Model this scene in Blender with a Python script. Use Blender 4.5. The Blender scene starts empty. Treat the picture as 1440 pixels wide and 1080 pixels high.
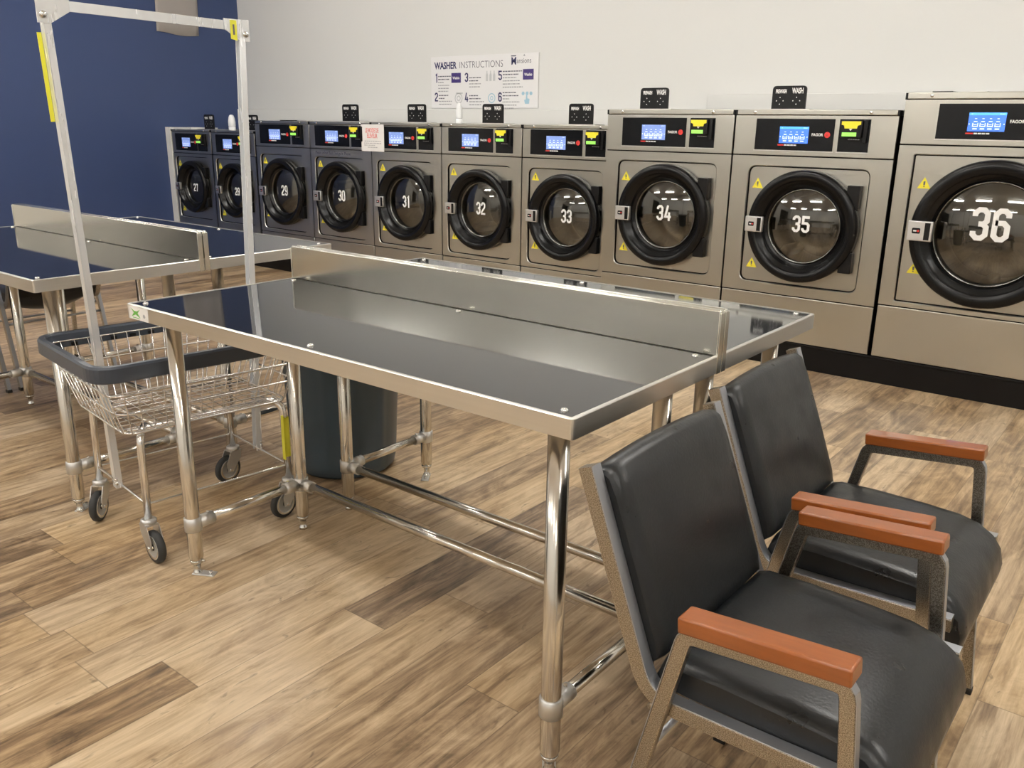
import bpy, bmesh, math, random
from mathutils import Vector, Matrix
random.seed(7)
COL = bpy.context.scene.collection
PI = math.pi

# ------------------------------------------------------------------ materials
def new_mat(name):
    m = bpy.data.materials.new(name); m.use_nodes = True
    nt = m.node_tree
    return m, nt, nt.nodes['Principled BSDF']

def simple(name, col, rough=.5, metal=0., spec=.5, bump=0., bscale=200., var=0., coat=0.):
    m, nt, b = new_mat(name)
    b.inputs['Base Color'].default_value = (*col, 1)
    b.inputs['Roughness'].default_value = rough
    b.inputs['Metallic'].default_value = metal
    b.inputs['Specular IOR Level'].default_value = spec
    if coat: b.inputs['Coat Weight'].default_value = coat; b.inputs['Coat Roughness'].default_value = .08
    if bump or var:
        tc = nt.nodes.new('ShaderNodeTexCoord')
        n = nt.nodes.new('ShaderNodeTexNoise'); n.inputs['Scale'].default_value = bscale; n.inputs['Detail'].default_value = 3
        nt.links.new(tc.outputs['Object'], n.inputs['Vector'])
        if bump:
            bp = nt.nodes.new('ShaderNodeBump'); bp.inputs['Strength'].default_value = bump; bp.inputs['Distance'].default_value = .002
            nt.links.new(n.outputs['Fac'], bp.inputs['Height']); nt.links.new(bp.outputs['Normal'], b.inputs['Normal'])
        if var:
            mx = nt.nodes.new('ShaderNodeMix'); mx.data_type = 'RGBA'
            mx.inputs['A'].default_value = (*[c * (1 - var) for c in col], 1)
            mx.inputs['B'].default_value = (*[min(1, c * (1 + var)) for c in col], 1)
            nt.links.new(n.outputs['Fac'], mx.inputs['Factor']); nt.links.new(mx.outputs['Result'], b.inputs['Base Color'])
    return m

def brushed(name, col, rough, stretch, var=.08, rvar=.12):
    m, nt, b = new_mat(name)
    tc = nt.nodes.new('ShaderNodeTexCoord'); mp = nt.nodes.new('ShaderNodeMapping')
    mp.inputs['Scale'].default_value = stretch
    n = nt.nodes.new('ShaderNodeTexNoise'); n.inputs['Scale'].default_value = 1; n.inputs['Detail'].default_value = 4
    nt.links.new(tc.outputs['Object'], mp.inputs['Vector']); nt.links.new(mp.outputs['Vector'], n.inputs['Vector'])
    mx = nt.nodes.new('ShaderNodeMix'); mx.data_type = 'RGBA'
    mx.inputs['A'].default_value = (*[c * (1 - var) for c in col], 1); mx.inputs['B'].default_value = (*[min(1, c * (1 + var)) for c in col], 1)
    nt.links.new(n.outputs['Fac'], mx.inputs['Factor']); nt.links.new(mx.outputs['Result'], b.inputs['Base Color'])
    mr = nt.nodes.new('ShaderNodeMapRange'); mr.inputs['To Min'].default_value = rough - rvar * .5; mr.inputs['To Max'].default_value = rough + rvar * .5
    nt.links.new(n.outputs['Fac'], mr.inputs['Value']); nt.links.new(mr.outputs['Result'], b.inputs['Roughness'])
    b.inputs['Metallic'].default_value = 1
    return m

def emit(name, col, s):
    m, nt, b = new_mat(name)
    b.inputs['Base Color'].default_value = (*col, 1)
    b.inputs['Emission Color'].default_value = (*col, 1); b.inputs['Emission Strength'].default_value = s
    b.inputs['Roughness'].default_value = .3
    return m

def glass_mat():
    m, nt, b = new_mat('door glass'); nt.nodes.remove(b)
    out = nt.nodes['Material Output']
    tr = nt.nodes.new('ShaderNodeBsdfTransparent'); tr.inputs['Color'].default_value = (.52, .50, .45, 1)
    gl = nt.nodes.new('ShaderNodeBsdfGlossy'); gl.inputs['Roughness'].default_value = .03; gl.inputs['Color'].default_value = (.95, .95, .92, 1)
    fr = nt.nodes.new('ShaderNodeFresnel'); fr.inputs['IOR'].default_value = 2.2
    ms = nt.nodes.new('ShaderNodeMixShader')
    nt.links.new(fr.outputs['Fac'], ms.inputs['Fac']); nt.links.new(tr.outputs['BSDF'], ms.inputs[1]); nt.links.new(gl.outputs['BSDF'], ms.inputs[2])
    nt.links.new(ms.outputs['Shader'], out.inputs['Surface'])
    return m

def floor_mat():
    m, nt, b = new_mat('wood plank floor')
    N = nt.nodes.new; Lk = nt.links.new
    def math_(op, a, bb=None, c=None):
        n = N('ShaderNodeMath'); n.operation = op
        for i, v in enumerate((a, bb, c)):
            if v is None: continue
            if isinstance(v, (int, float)): n.inputs[i].default_value = v
            else: Lk(v, n.inputs[i])
        return n.outputs[0]
    tc = N('ShaderNodeTexCoord'); sp = N('ShaderNodeSeparateXYZ'); Lk(tc.outputs['Object'], sp.inputs[0])
    x, y = sp.outputs['X'], sp.outputs['Y']
    PW, PL = .178, 1.22
    xs = math_('DIVIDE', math_('ADD', x, 20.03), PW); ci = math_('FLOOR', xs); cf = math_('FRACT', xs)
    wn = N('ShaderNodeTexWhiteNoise'); wn.noise_dimensions = '1D'; Lk(ci, wn.inputs['W'])
    ys = math_('ADD', math_('DIVIDE', math_('ADD', y, 30), PL), math_('MULTIPLY', wn.outputs['Value'], 7.3))
    ri = math_('FLOOR', ys); rf = math_('FRACT', ys)
    cb = N('ShaderNodeCombineXYZ'); Lk(ci, cb.inputs[0]); Lk(ri, cb.inputs[1])
    w2 = N('ShaderNodeTexWhiteNoise'); w2.noise_dimensions = '2D'; Lk(cb.outputs[0], w2.inputs['Vector'])
    # per plank shift of the grain
    sh = N('ShaderNodeVectorMath'); sh.operation = 'MULTIPLY'; sh.inputs[1].default_value = (13, 17, 5); Lk(w2.outputs['Color'], sh.inputs[0])
    ad = N('ShaderNodeVectorMath'); ad.operation = 'ADD'; Lk(tc.outputs['Object'], ad.inputs[0]); Lk(sh.outputs[0], ad.inputs[1])
    def noise(scale, sx, sy, det=5, rough=.6, dist=0.):
        mp = N('ShaderNodeMapping'); mp.inputs['Scale'].default_value = (sx, sy, 1); Lk(ad.outputs[0], mp.inputs['Vector'])
        n = N('ShaderNodeTexNoise'); n.inputs['Scale'].default_value = scale; n.inputs['Detail'].default_value = det
        n.inputs['Roughness'].default_value = rough; n.inputs['Distortion'].default_value = dist
        Lk(mp.outputs[0], n.inputs['Vector']); return n.outputs['Fac']
    grain = noise(1, 38, 2.2, 6, .62, .6)
    fine = noise(1, 160, 6, 3, .6)
    cloud = noise(1, 9, 3.2, 6, .66, 1.4)
    knots = noise(1, 26, 9, 3, .5, 1.5)
    v = math_('ADD', math_('MULTIPLY', w2.outputs['Value'], .22), math_('MULTIPLY', grain, .68))
    v = math_('ADD', v, math_('MULTIPLY', cloud, .66)); v = math_('ADD', v, math_('MULTIPLY', fine, .16)); v = math_('SUBTRACT', v, .325); v = math_('MULTIPLY_ADD', v, 1.22, -.125)
    cr = N('ShaderNodeValToRGB'); e = cr.color_ramp.elements
    e[0].position = .22; e[0].color = (.105, .064, .032, 1)
    e[1].position = .86; e[1].color = (.74, .58, .375, 1)
    for p, c in ((.40, (.28, .18, .095, 1)), (.52, (.43, .295, .16, 1)), (.64, (.56, .41, .24, 1)), (.75, (.66, .50, .31, 1))):
        k = e.new(p); k.color = c
    Lk(v, cr.inputs['Fac'])
    # greyer boards
    gm = N('ShaderNodeMix'); gm.data_type = 'RGBA'; gm.blend_type = 'MIX'
    hs = N('ShaderNodeHueSaturation'); hs.inputs['Saturation'].default_value = .62; hs.inputs['Value'].default_value = .98; Lk(cr.outputs['Color'], hs.inputs['Color'])
    sc = N('ShaderNodeSeparateColor'); Lk(w2.outputs['Color'], sc.inputs[0])
    Lk(math_('MULTIPLY', math_('MULTIPLY', sc.outputs['Green'], noise(1, 5, .9, 2)), .8), gm.inputs['Factor'])
    Lk(cr.outputs['Color'], gm.inputs['A']); Lk(hs.outputs['Color'], gm.inputs['B'])
    # knots and seams
    kn = N('ShaderNodeMapRange'); kn.inputs['From Min'].default_value = .66; kn.inputs['From Max'].default_value = .76; Lk(knots, kn.inputs['Value'])
    ex = math_('MINIMUM', cf, math_('SUBTRACT', 1, cf)); ey = math_('MINIMUM', rf, math_('SUBTRACT', 1, rf))
    sx = math_('LESS_THAN', ex, .008); sy = math_('LESS_THAN', ey, .0014)
    dk = math_('MAXIMUM', math_('MULTIPLY', math_('MAXIMUM', sx, sy), .45), math_('MULTIPLY', kn.outputs['Result'], .55))
    dm = N('ShaderNodeMix'); dm.data_type = 'RGBA'; Lk(dk, dm.inputs['Factor']); Lk(gm.outputs['Result'], dm.inputs['A']); dm.inputs['B'].default_value = (.07, .042, .024, 1)
    Lk(dm.outputs['Result'], b.inputs['Base Color'])
    rr = N('ShaderNodeMapRange'); rr.inputs['To Min'].default_value = .24; rr.inputs['To Max'].default_value = .42; Lk(grain, rr.inputs['Value']); Lk(rr.outputs['Result'], b.inputs['Roughness'])
    bp = N('ShaderNodeBump'); bp.inputs['Strength'].default_value = .12; bp.inputs['Distance'].default_value = .002
    Lk(math_('SUBTRACT', grain, math_('MAXIMUM', sx, sy)), bp.inputs['Height']); Lk(bp.outputs['Normal'], b.inputs['Normal'])
    return m

def hammer():
    m, nt, b = new_mat('hammered bronze paint')
    tc = nt.nodes.new('ShaderNodeTexCoord'); n = nt.nodes.new('ShaderNodeTexNoise'); n.inputs['Scale'].default_value = 620; n.inputs['Detail'].default_value = 2
    nt.links.new(tc.outputs['Object'], n.inputs['Vector'])
    cr = nt.nodes.new('ShaderNodeValToRGB'); e = cr.color_ramp.elements
    e[0].position = .42; e[0].color = (.24, .21, .175, 1); e[1].position = .60; e[1].color = (.56, .52, .45, 1)
    nt.links.new(n.outputs['Fac'], cr.inputs['Fac']); nt.links.new(cr.outputs['Color'], b.inputs['Base Color'])
    b.inputs['Metallic'].default_value = 1; b.inputs['Roughness'].default_value = .30
    bp = nt.nodes.new('ShaderNodeBump'); bp.inputs['Strength'].default_value = .3; bp.inputs['Distance'].default_value = .001
    nt.links.new(n.outputs['Fac'], bp.inputs['Height']); nt.links.new(bp.outputs['Normal'], b.inputs['Normal'])
    return m

M = {}
M['white_wall'] = simple('white painted wall', (.725, .728, .71), .6, bump=.05, bscale=90)
M['blue_wall'] = simple('navy painted wall', (.042, .070, .180), .42, bump=.05, bscale=90)
M['ceiling'] = simple('white ceiling', (.8, .79, .76), .8)
M['floor'] = floor_mat()
M['black_base_gap_shade'] = simple('black base paint and gap shade', (.006, .005, .0045), .5, 0, .18)  # plinth paint, also used as painted shade in washer gaps and grooves
M['steel_v'] = brushed('brushed steel cabinet', (.55, .54, .49), .30, (5, 5, 900), .01, 0)
M['steel_h'] = brushed('brushed steel table', (.75, .74, .71), .33, (2.5, 2.5, 160), .04, .08)
M['splash'] = brushed('brushed steel splash', (.78, .775, .72), .20, (2.2, 40, 5), .05, .10)
M['tube'] = brushed('polished steel tube', (.72, .695, .645), .17, (60, 60, 3), .05, .06)
M['alu'] = brushed('cast aluminium', (.70, .70, .69), .42, (30, 30, 30), .05, .08)
M['alu_bar'] = brushed('bright aluminium bar', (.82, .84, .86), .26, (40, 40, 3), .05, .1)
M['alu_bar'].node_tree.nodes['Principled BSDF'].inputs['Metallic'].default_value = .55
M['chrome'] = simple('chrome wire', (.90, .90, .90), .18, 1)
M['rim_metal'] = simple('dark rim metal', (.20, .20, .19), .22, 1)
M['acrylic'] = simple('glossy black table panel', (.010, .011, .013), .045, 0, .9)
M['vinyl'] = simple('black vinyl', (.0085, .0102, .012), .36, 0, .5, bump=.22, bscale=150)
nt_ = M['vinyl'].node_tree; vb_ = nt_.nodes['Principled BSDF']
vt_ = nt_.nodes.new('ShaderNodeTexCoord'); vn_ = nt_.nodes.new('ShaderNodeTexNoise'); vn_.inputs['Scale'].default_value = 13; vn_.inputs['Detail'].default_value = 5; vn_.inputs['Distortion'].default_value = 0
nt_.links.new(vt_.outputs['Object'], vn_.inputs['Vector'])
vr_ = nt_.nodes.new('ShaderNodeMapRange'); vr_.inputs['From Min'].default_value = .3; vr_.inputs['From Max'].default_value = .7; vr_.inputs['To Min'].default_value = .27; vr_.inputs['To Max'].default_value = .46
nt_.links.new(vn_.outputs['Fac'], vr_.inputs['Value']); nt_.links.new(vr_.outputs['Result'], vb_.inputs['Roughness'])
M['hammer'] = hammer()
M['edge_metal'] = simple('satin bar metal and edge sheen', (.44, .46, .50), .42, .9)  # strips carry the frame's painted bluish reflection; cross bars share the metal
M['armwood'] = brushed('cherry stained wood', (.27, .074, .013), .32, (7, 90, 90), .28, .1)
M['armwood'].node_tree.nodes['Principled BSDF'].inputs['Metallic'].default_value = 0
M['armwood'].node_tree.nodes['Principled BSDF'].inputs['Coat Weight'].default_value = .35
M['black_plastic'] = simple('black plastic', (.005, .005, .0055), .32, 0, .3)
M['door_ring'] = simple('black door plastic', (.004, .004, .0045), .24, 0, .28)
M['panel_black'] = simple('black control panel', (.004, .0045, .006), .2, 0, .3)
M['rubber'] = simple('grey bumper rubber', (.045, .056, .076), .40)
M['tyre'] = simple('dark tyre rubber', (.035, .036, .036), .6)
M['hub'] = simple('pale grey wheel hub', (.40, .40, .38), .45)
M['can'] = simple('slate grey can plastic', (.055, .082, .105), .36, var=.08, bscale=9)
M['can_in'] = simple('can liner', (.01, .01, .012), .6)
M['white'] = simple('white print', (.85, .85, .83), .5)
M['white_plastic'] = simple('white plastic', (.85, .87, .88), .3)
M['paper'] = simple('white paper', (.80, .785, .77), .7)
M['sign'] = simple('white sign board', (.80, .795, .80), .4)
M['grey_sheet'] = simple('grey sheet', (.40, .37, .345), .6)
M['yellow'] = simple('yellow label', (.85, .74, .04), .5)
M['yellow_tag'] = simple('yellow plastic tag', (.80, .78, .05), .35)
M['navy_ink'] = simple('navy ink', (.030, .030, .115), .6)
M['dark_ink'] = simple('charcoal ink', (.10, .10, .13), .6)
M['grey_ink'] = simple('grey ink', (.36, .36, .38), .6)
M['pale_ink'] = simple('pale grey ink', (.55, .56, .57), .6)
M['cyan_ink'] = simple('pale blue ink', (.36, .56, .68), .6)
M['purple_ink'] = simple('purple ink', (.045, .025, .16), .5)
M['red'] = simple('red print', (.75, .045, .04), .45)
M['pink_ink'] = simple('faded red ink', (.72, .26, .25), .6)
M['green'] = simple('green print', (.12, .42, .06), .5)
M['green_lit'] = emit('lit green display', (.30, .75, .12), .55)
M['yellow_plate'] = simple('bright yellow plate', (.92, .80, .04), .4)  # plain yellow plate colour, no emission
M['screen'] = emit('lit blue screen', (.055, .17, .72), .85)
M['screen_pale'] = emit('washed out blue screen', (.16, .24, .50), .8)  # viewing-angle washout put into the screen colour
M['screen_hi'] = emit('lit blue screen bar', (.08, .36, .95), 1.0)
M['screen_icon'] = emit('lit screen icon', (.55, .62, 1.0), 1.0)
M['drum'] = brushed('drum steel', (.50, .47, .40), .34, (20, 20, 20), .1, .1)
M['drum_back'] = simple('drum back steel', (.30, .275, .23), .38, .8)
M['glass'] = glass_mat()
M['lamp'] = emit('lamp diffuser', (1.0, .972, .925), 52.0)
M['lamp_low'] = emit('dimmer lamp diffuser', (1.0, .972, .925), 32.0)
M['lamp_body'] = simple('lamp housing', (.8, .8, .8), .5)
M['cap'] = simple('black foot cap', (.01, .01, .01), .5)
M['bolt'] = simple('bolt steel', (.75, .75, .73), .25, 1)

# ------------------------------------------------------------------ mesh builder
class B:
    def __init__(s): s.bm = bmesh.new(); s.mats = []
    def mi(s, m):
        m = M[m] if isinstance(m, str) else m
        if m not in s.mats: s.mats.append(m)
        return s.mats.index(m)
    def face(s, vs, i, smooth=False):
        try: f = s.bm.faces.new(vs)
        except ValueError: return None
        f.material_index = i; f.smooth = smooth; return f
    def box(s, lo, hi, m, bev=0., X=None, seg=2):
        i = s.mi(m); v = []
        for z in (lo[2], hi[2]):
            for x, y in ((lo[0], lo[1]), (hi[0], lo[1]), (hi[0], hi[1]), (lo[0], hi[1])):
                p = Vector((x, y, z)); v.append(s.bm.verts.new(X @ p if X else p))
        fs = [s.face([v[k] for k in q], i) for q in ((3, 2, 1, 0), (4, 5, 6, 7), (0, 1, 5, 4), (1, 2, 6, 5), (2, 3, 7, 6), (3, 0, 4, 7))]
        if bev:
            es = list({e for f in fs for e in f.edges})
            r = bmesh.ops.bevel(s.bm, geom=es, offset=bev, segments=seg, profile=.5, affect='EDGES', clamp_overlap=True)
            for f in r['faces']: f.material_index = i; f.smooth = True
        return s
    def sweep(s, path, prof, m, closed=False, up=None, cap=True, smooth=True):
        i = s.mi(m); path = [Vector(p) for p in path]; n = len(path); rings = []
        prev = None
        for k in range(n):
            a = path[k - 1] if (k > 0 or closed) else path[0]
            c = path[(k + 1) % n] if (k < n - 1 or closed) else path[-1]
            t0 = (path[k] - a); t1 = (c - path[k])
            if t0.length < 1e-9: t0 = t1
            if t1.length < 1e-9: t1 = t0
            t0 = t0.normalized(); t1 = t1.normalized()
            t = (t0 + t1); t = t.normalized() if t.length > 1e-6 else t0
            if up is not None: u = Vector(up)
            elif prev is None: u = Vector((0, 0, 1)) if abs(t.z) < .9 else Vector((1, 0, 0))
            else: u = prev
            sd = t.cross(u)
            if sd.length < 1e-6: sd = t.cross(Vector((1, 0, 0)))
            sd = sd.normalized(); u2 = sd.cross(t).normalized(); prev = u2
            cs = max(.5, t0.dot(t)); sc = 1 / cs
            bend = (t1 - t0)
            bd = bend.normalized() if bend.length > 1e-5 else None
            ring = []
            for (px, py) in prof:
                o = sd * px + u2 * py
                if bd is not None: o = o + bd * (o.dot(bd) * (sc - 1))
                ring.append(s.bm.verts.new(path[k] + o))
            rings.append(ring)
        q = len(prof)
        for k in range(n if closed else n - 1):
            a, b = rings[k], rings[(k + 1) % n]
            for j in range(q): s.face([a[j], a[(j + 1) % q], b[(j + 1) % q], b[j]], i, smooth)
        if cap and not closed:
            s.face(rings[0][::-1], i); s.face(rings[-1], i)
        return s
    def tube(s, path, r, m, seg=10, closed=False, up=None):
        return s.sweep(path, [(r * math.cos(2 * PI * k / seg), r * math.sin(2 * PI * k / seg)) for k in range(seg)], m, closed, up)
    def bar(s, path, w, h, m, up, closed=False, bev=.002):
        a, b = w / 2, h / 2; c = min(bev, a * .6, b * .6)
        pr = [(-a + c, -b), (a - c, -b), (a, -b + c), (a, b - c), (a - c, b), (-a + c, b), (-a, b - c), (-a, -b + c)]
        return s.sweep(path, pr, m, closed, up, smooth=False)
    def lathe(s, prof, m, X=None, seg=32, cap0=False, cap1=False, mats=None):
        i = s.mi(m); rings = []
        for (r, h) in prof:
            if r < 1e-6:
                p = Vector((0, 0, h)); rings.append([s.bm.verts.new(X @ p if X else p)]); continue
            ring = []
            for k in range(seg):
                a = 2 * PI * k / seg; p = Vector((r * math.cos(a), r * math.sin(a), h)); ring.append(s.bm.verts.new(X @ p if X else p))
            rings.append(ring)
        for n in range(len(rings) - 1):
            a, b = rings[n], rings[n + 1]; ii = s.mi(mats[n]) if mats else i
            for k in range(seg):
                k2 = (k + 1) % seg
                if len(a) == 1 and len(b) == 1: continue
                if len(a) == 1: s.face([a[0], b[k2], b[k]], ii, True)
                elif len(b) == 1: s.face([a[k], a[k2], b[0]], ii, True)
                else: s.face([a[k], a[k2], b[k2], b[k]], ii, True)
        if cap0 and len(rings[0]) > 1: s.face(rings[0][::-1], i)
        if cap1 and len(rings[-1]) > 1: s.face(rings[-1], i)
        return s
    def cyl(s, p0, p1, r, m, seg=14):
        return s.tube([p0, p1], r, m, seg)
    def prism(s, poly, d, m, X=None, z0=0.):
        i = s.mi(m)
        def mk(z): return [s.bm.verts.new(X @ Vector((u, v, z)) if X else Vector((u, v, z))) for u, v in poly]
        a = mk(z0); b = mk(z0 + d); n = len(poly)
        s.face(a[::-1], i); s.face(b, i)
        for k in range(n): s.face([a[k], a[(k + 1) % n], b[(k + 1) % n], b[k]], i)
        return s
    def strip(s, outer, inner, m, X=None, smooth=False):
        i = s.mi(m); T = (lambda p: X @ Vector(p)) if X else Vector
        a = [s.bm.verts.new(T(p)) for p in outer]; b = [s.bm.verts.new(T(p)) for p in inner]; n = len(a)
        for k in range(n): s.face([a[k], a[(k + 1) % n], b[(k + 1) % n], b[k]], i, smooth)
        return s
    def sphere(s, c, r, m, sz=(1, 1, 1), seg=12):
        X = Matrix.Translation(c) @ Matrix.Diagonal((*sz, 1))
        n = seg // 2
        return s.lathe([(r * math.sin(PI * k / n), -r * math.cos(PI * k / n)) for k in range(n + 1)], m, X, seg)
    def text(s, body, size, X, m, width=None, bold=0.):
        i = s.mi(m)
        cu = bpy.data.curves.new('lettering', 'FONT'); cu.body = body; cu.size = size; cu.align_x = 'LEFT'; cu.offset = bold; cu.resolution_u = 3
        ob = bpy.data.objects.new('lettering', cu); COL.objects.link(ob)
        dg = bpy.context.evaluated_depsgraph_get(); me = bpy.data.meshes.new_from_object(ob.evaluated_get(dg))
        xs = [v.co.x for v in me.vertices] or [0, 1]; x0, x1 = min(xs), max(xs); k = (width / (x1 - x0)) if width else 1
        vs = [s.bm.verts.new(X @ Vector(((v.co.x - x0) * k, v.co.y, 0))) for v in me.vertices]
        for p in me.polygons: s.face([vs[j] for j in p.vertices], i)
        bpy.data.objects.remove(ob); bpy.data.curves.remove(cu); bpy.data.meshes.remove(me)
        return s
    def build(s, name, parent=None, loc=None, recalc=True):
        if recalc: bmesh.ops.recalc_face_normals(s.bm, faces=s.bm.faces[:])
        me = bpy.data.meshes.new(name); s.bm.to_mesh(me); s.bm.free()
        for m in s.mats: me.materials.append(m)
        o = bpy.data.objects.new(name, me); COL.objects.link(o)
        if parent: o.parent = parent
        if loc: o.location = loc
        return o

def tag(o, label, cat, group=None):
    o['label'] = label; o['category'] = cat
    if group: o['group'] = group
    return o
def thing(name, label, cat, loc=(0, 0, 0), rz=0., group=None):
    o = bpy.data.objects.new(name, None); COL.objects.link(o); o.empty_display_size = .1
    o.location = loc; o.rotation_euler = (0, 0, rz)
    return tag(o, label, cat, group)
def struct(o): o['kind'] = 'structure'; return o

def fillet(pts, r, n=6, closed=False):
    pts = [Vector(p) for p in pts]; out = []; N = len(pts)
    for k in range(N):
        if not closed and k in (0, N - 1): out.append(pts[k]); continue
        p = pts[k]; a = pts[k - 1] - p; b = pts[(k + 1) % N] - p
        an = a.angle(b); d = min(r / math.tan(an / 2), a.length * .49, b.length * .49)
        s0 = p + a.normalized() * d; s1 = p + b.normalized() * d
        for j in range(n + 1):
            t = j / n; out.append(s0 * (1 - t) ** 2 + p * 2 * t * (1 - t) + s1 * t * t)
    return out
def rrect(x0, y0, x1, y1, r, n=6):
    return [(p.x, p.y) for p in fillet([(x0, y0, 0), (x1, y0, 0), (x1, y1, 0), (x0, y1, 0)], r, n, True)]
def circ(cx, cy, r, n=24): return [(cx + r * math.cos(2 * PI * k / n), cy + r * math.sin(2 * PI * k / n)) for k in range(n)]
def ray_poly(c, a, poly):
    dx, dy = math.cos(a), math.sin(a); best = 0
    for k in range(len(poly)):
        x1, y1 = poly[k]; x2, y2 = poly[(k + 1) % len(poly)]
        ex, ey = x2 - x1, y2 - y1; den = dx * ey - dy * ex
        if abs(den) < 1e-12: continue
        t = ((x1 - c[0]) * ey - (y1 - c[1]) * ex) / den; u = ((x1 - c[0]) * dy - (y1 - c[1]) * dx) / den
        if -1e-9 <= u <= 1 + 1e-9 and t > best: best = t
    return (c[0] + dx * best, c[1] + dy * best)

# front plane of a machine: (u, v, d) -> x=u, z=v, d towards the room (-y)
def FR(y=0.): return Matrix(((1, 0, 0, 0), (0, 0, -1, y), (0, 1, 0, 0), (0, 0, 0, 1)))

# ------------------------------------------------------------------ stroke digits
def dig(ch):
    l, r, t, b, m, c = .085, .415, .915, .085, .5, .1
    loop = [(l, b + c), (l + c, b), (r - c, b), (r, b + c), (r, t - c), (r - c, t), (l + c, t), (l, t - c), (l, b + c)]
    six = [(r, .72), (r, t - c), (r - c, t), (l + c, t), (l, t - c), (l, b + c), (l + c, b), (r - c, b), (r, b + c), (r, .56 - c), (r - c, .56), (l, .56)]
    D = {'0': [loop], '1': [[(.1, .8), (.25, .915), (.25, 0)]],
         '2': [[(l, .70), (l, t - c), (l + c, t), (r - c, t), (r, t - c), (r, .60), (l, .22), (l, b), (r + .085, b)]],
         '3': [[(l, .72), (l, t - c), (l + c, t), (r - c, t), (r, t - c), (r, m + .09), (r - .09, m), (r, m - .09), (r, b + c), (r - c, b), (l + c, b), (l, b + c), (l, .28)], [(r - .07, m), (.2, m)]],
         '4': [[(.25, 1), (l, .27), (.5, .27)], [(.36, .56), (.36, 0)]],
         '5': [[(r + .04, t), (l, t), (l, .56), (r - c, .56), (r, .56 - c), (r, b + c), (r - c, b), (l + c, b), (l, b + c), (l, .27)]],
         '6': [six], '7': [[(l, .74), (l, t), (r, t), (r, .82), (.24, 0)]],
         '8': [loop, [(l, m), (r, m)]], '9': [[(.5 - x, 1 - y) for x, y in six]]}
    return D[ch]
def number(bld, txt, x0, z0, w, h, X, m, d=.0015):
    cw = w / len(txt); i = bld.mi(m)
    for k, ch in enumerate(txt):
        sx = cw * .90 / .5; hw = min(.078 * h, .085 * sx) * .98
        for lv, pl in enumerate(dig(ch)):
            P = [(x * sx, y * h) for x, y in pl]; cl = P[0] == P[-1]
            if cl: P = P[:-1]
            n = len(P); Lf, Rt = [], []
            for q in range(n):
                a = P[q - 1] if (q or cl) else None; c = P[(q + 1) % n] if (q < n - 1 or cl) else None
                v0 = Vector((P[q][0] - a[0], P[q][1] - a[1])).normalized() if a else None
                v1 = Vector((c[0] - P[q][0], c[1] - P[q][1])).normalized() if c else None
                if v0 is None: v0 = v1
                if v1 is None: v1 = v0
                t = (v0 + v1).normalized(); nn = Vector((-t.y, t.x)); sc_ = hw / max(.45, abs(nn.dot(Vector((-v1.y, v1.x)))))
                Lf.append((P[q][0] + nn.x * sc_, P[q][1] + nn.y * sc_)); Rt.append((P[q][0] - nn.x * sc_, P[q][1] - nn.y * sc_))
            zz = d + lv * .0004
            va = [bld.bm.verts.new(X @ Vector((x0 + k * cw + x, z0 + y, zz))) for x, y in Lf]; vb = [bld.bm.verts.new(X @ Vector((x0 + k * cw + x, z0 + y, zz))) for x, y in Rt]
            for q in range(n if cl else n - 1): bld.face([vb[q], vb[(q + 1) % n], va[(q + 1) % n], va[q]], i)

# ------------------------------------------------------------------ room
XL, YB, XR, YF, ZC = -8.07, 4.98, 5.2, -6.2, 3.15
def room():
    b = B(); b.box((XL - .1, YF - .1, -.1), (XR + .1, YB + .1, 0), 'floor'); struct(b.build('floor'))
    b = B(); b.box((XL - .1, YF - .1, ZC), (XR + .1, YB + .1, ZC + .1), 'ceiling'); struct(b.build('ceiling'))
    b = B(); b.box((XL - .12, .3, 0), (XL, YB + .1, ZC), 'blue_wall'); b.box((XL - .12, YF - .1, 0), (XL, .3, ZC), 'white_wall'); struct(b.build('wall_left'))
    b = B(); b.box((XL, YB, 0), (XR, YB + .12, ZC), 'white_wall'); struct(b.build('wall_back'))
    b = B(); b.box((XR, YF - .1, 0), (XR + .12, YB + .1, ZC), 'white_wall'); struct(b.build('wall_right'))
    b = B(); b.box((XL, YF - .12, 0), (XR, YF, ZC), 'white_wall'); struct(b.build('wall_front'))
    b = B(); b.box((XL - .02, -5.2, .25), (XL + .03, -2.55, 2.5), 'black_base_gap_shade', .004); b.box((XL + .0, -5.1, .35), (XL + .034, -3.9, 2.4), 'panel_black'); b.box((XL + .0, -3.8, .35), (XL + .034, -2.65, 2.4), 'panel_black'); struct(b.build('dark_reflect_panel_1'))  # unseen dark panels, added to darken the reflection in the left backsplash
    # service chase with ledge behind the machines
    b = B(); b.box((XL, 4.88, .0), (-2.2, YB, 1.536), 'white_wall', .004); struct(b.build('trim_1'))
    b = B(); b.box((-2.2, 4.86, 0), (XR, YB, 1.644), 'white_wall', .004); struct(b.build('trim_2'))
    # black plinths
    b = B(); b.box((XL, 3.978, 0), (-2.41, 4.84, .156), 'black_base_gap_shade', .004); struct(b.build('trim_3'))
    b = B(); b.box((-2.41, 3.848, 0), (1.6, 4.84, .150), 'black_base_gap_shade', .004); b.box((-2.41, 3.842, .142), (1.6, 3.86, .156), 'black_base_gap_shade', .003); struct(b.build('trim_4'))
    # white filler strip beside machine 27
    b = B(); b.box((XL + .001, 3.965, .156), (-7.978, 3.985, 1.335), 'white_wall', .002); b.box((XL + .001, 3.985, 1.315), (-7.6, 4.3, 1.335), 'white_wall'); struct(b.build('trim_5'))
room()

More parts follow.
